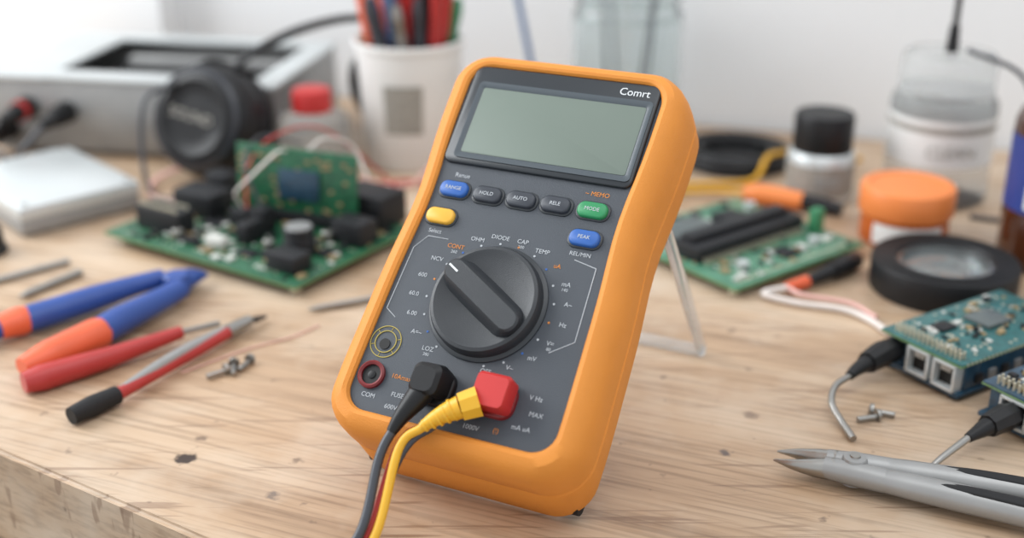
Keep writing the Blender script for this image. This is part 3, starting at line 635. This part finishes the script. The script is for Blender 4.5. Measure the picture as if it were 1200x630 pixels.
tube(pl,'jaw_a',W(o,[(-.188,.613,.0075),(-.180,.623,.007),(-.174,.628,.006)]),[.005,.0038,.0015],M['tblue'])
tube(pl,'jaw_b',W(o,[(-.183,.606,.0075),(-.177,.618,.007),(-.172,.626,.006)]),[.005,.0038,.0015],M['tblue'])
rd=root('red_screwdriver',(-.188,.524,0)); o=(-.19,.53)
tube(rd,'handle',W(o,[(-.223,.500,.006),(-.213,.508,.006),(-.190,.5275,.006),(-.165,.553,.0058)]),[.0048,.0062,.0056,.0044,.0032],M['tred'])
tube(rd,'shaft',W(o,[(-.165,.553,.0058),(-.150,.569,.0030)]),.0016,M['steel'])
pr=root('test_probe',(-.164,.5145,0)); o=(-.17,.52)
tube(pr,'black_end',W(o,[(-.1965,.4715,.0048),(-.190,.480,.005),(-.182,.4905,.005)]),[.0040,.0048,.0042],M['rubber'])
tube(pr,'body',W(o,[(-.182,.4905,.005),(-.165,.522,.005),(-.146,.556,.0046)]),[.0030,.0033,.0036,.0032],M['tred'])
tube(pr,'body_top',W(o,[(-.181,.493,.0062),(-.165,.523,.0070),(-.146,.558,.0060)]),[.0018,.0028,.0030,.0020],M['alud'])
tube(pr,'ferrule',W(o,[(-.147,.555,.0046),(-.1385,.569,.0045)]),[.0038,.0030],M['steel'])
tube(pr,'tip',W(o,[(-.139,.568,.0045),(-.132,.578,.0025)]),[.0022,.0008],M['chip'])
def rod(nm,a_,b_2,r):
    a_=Vector(a_);b_2=Vector(b_2);c_=(a_+b_2)/2; p=root(nm,(c_.x,c_.y,0))
    off=Vector((c_.x,c_.y,0))
    tube(p,'shaft',[tuple(a_-off),tuple((a_+b_2)/2-off)],[r,r*1.02],M['steel'],k=3)
    tube(p,'end',[tuple((a_+b_2)/2-off),tuple(a_.lerp(b_2,.85)-off),tuple(b_2-off)],[r*1.02,r,r*.3],M['steel'],k=3)
rod('driver_bit',(-.252,.648,.0022),(-.290,.613,.0022),.0018)
rod('driver_bit',(-.240,.632,.0022),(-.262,.598,.0022),.0020)
rod('driver_bit',(-.066,.600,.002),(-.106,.582,.002),.0016)
w=root('thin_red_wire',(-.12,.542,0))
tube(w,'wire',[(-.035,-.028,.0008),(-.01,-.004,.0008),(.01,.010,.0008),(.022,.024,.0008)],.0004,M['pink'])
lc=root('loose_cable',(-.20,.752,0))
tube(lc,'pink_wire',[(-.02,.02,.0016),(-.012,0,.0016),(-.022,-.018,.0016),(-.01,-.03,.0016)],.0014,M['pink'])
bgc=root('background_cable',(-.02,.90,0))
tube(bgc,'blue_cable',[(.04,-.02,.004),(.035,.0,.05),(.02,.02,.12),(.0,.03,.20)],.0024,M['wblue'])
tube(bgc,'red_wire',[(-.08,-.12,.0015),(-.05,-.11,.0015),(-.02,-.12,.0015),(.02,-.11,.0015)],.0014,M['wred'])
tube(bgc,'white_wire',[(-.09,-.10,.0015),(-.05,-.12,.0015),(-.03,-.10,.010),(.02,-.10,.0015)],.0012,M['pink'])

# ================================================================ LIGHT / WORLD / CAMERA
wld=bpy.data.worlds.new('world'); sc.world=wld; wld.use_nodes=True
bg=wld.node_tree.nodes['Background']; bg.inputs[0].default_value=(.93,.965,1,1); bg.inputs[1].default_value=1.02
def area(nm,loc,target,size,sy,power,col):
    l=bpy.data.lights.new(nm,'AREA'); l.shape='RECTANGLE'; l.size=size; l.size_y=sy; l.energy=power; l.color=col
    o=bpy.data.objects.new(nm,l); bpy.context.collection.objects.link(o); o.location=loc
    o.rotation_euler=(Vector(target)-Vector(loc)).to_track_quat('-Z','Y').to_euler(); TOP.append(o)
area('window_light',(-1.25,.85,.85),(0,.5,0),1.0,1.0,25,(.95,.98,1))
area('overhead_fill',(.3,.3,1.5),(0,.75,0),1.2,.8,7,(.97,.985,1))  # added soft fill from above to brighten wall and bench, no real fixture
cam=bpy.data.cameras.new('camera'); co=bpy.data.objects.new('camera',cam); bpy.context.collection.objects.link(co)
co.location=(0,0,.27); co.rotation_euler=(math.pi/2-.3986,0,0); cam.sensor_width=36; cam.lens=1444.7/1200*36
cam.clip_start=.01; cam.dof.use_dof=True; cam.dof.focus_distance=.475; cam.dof.aperture_fstop=4.1
sc.camera=co; TOP.append(co)
sc.view_settings.view_transform='Standard'
for o_ in TOP: o_.location.z+=TOPZ
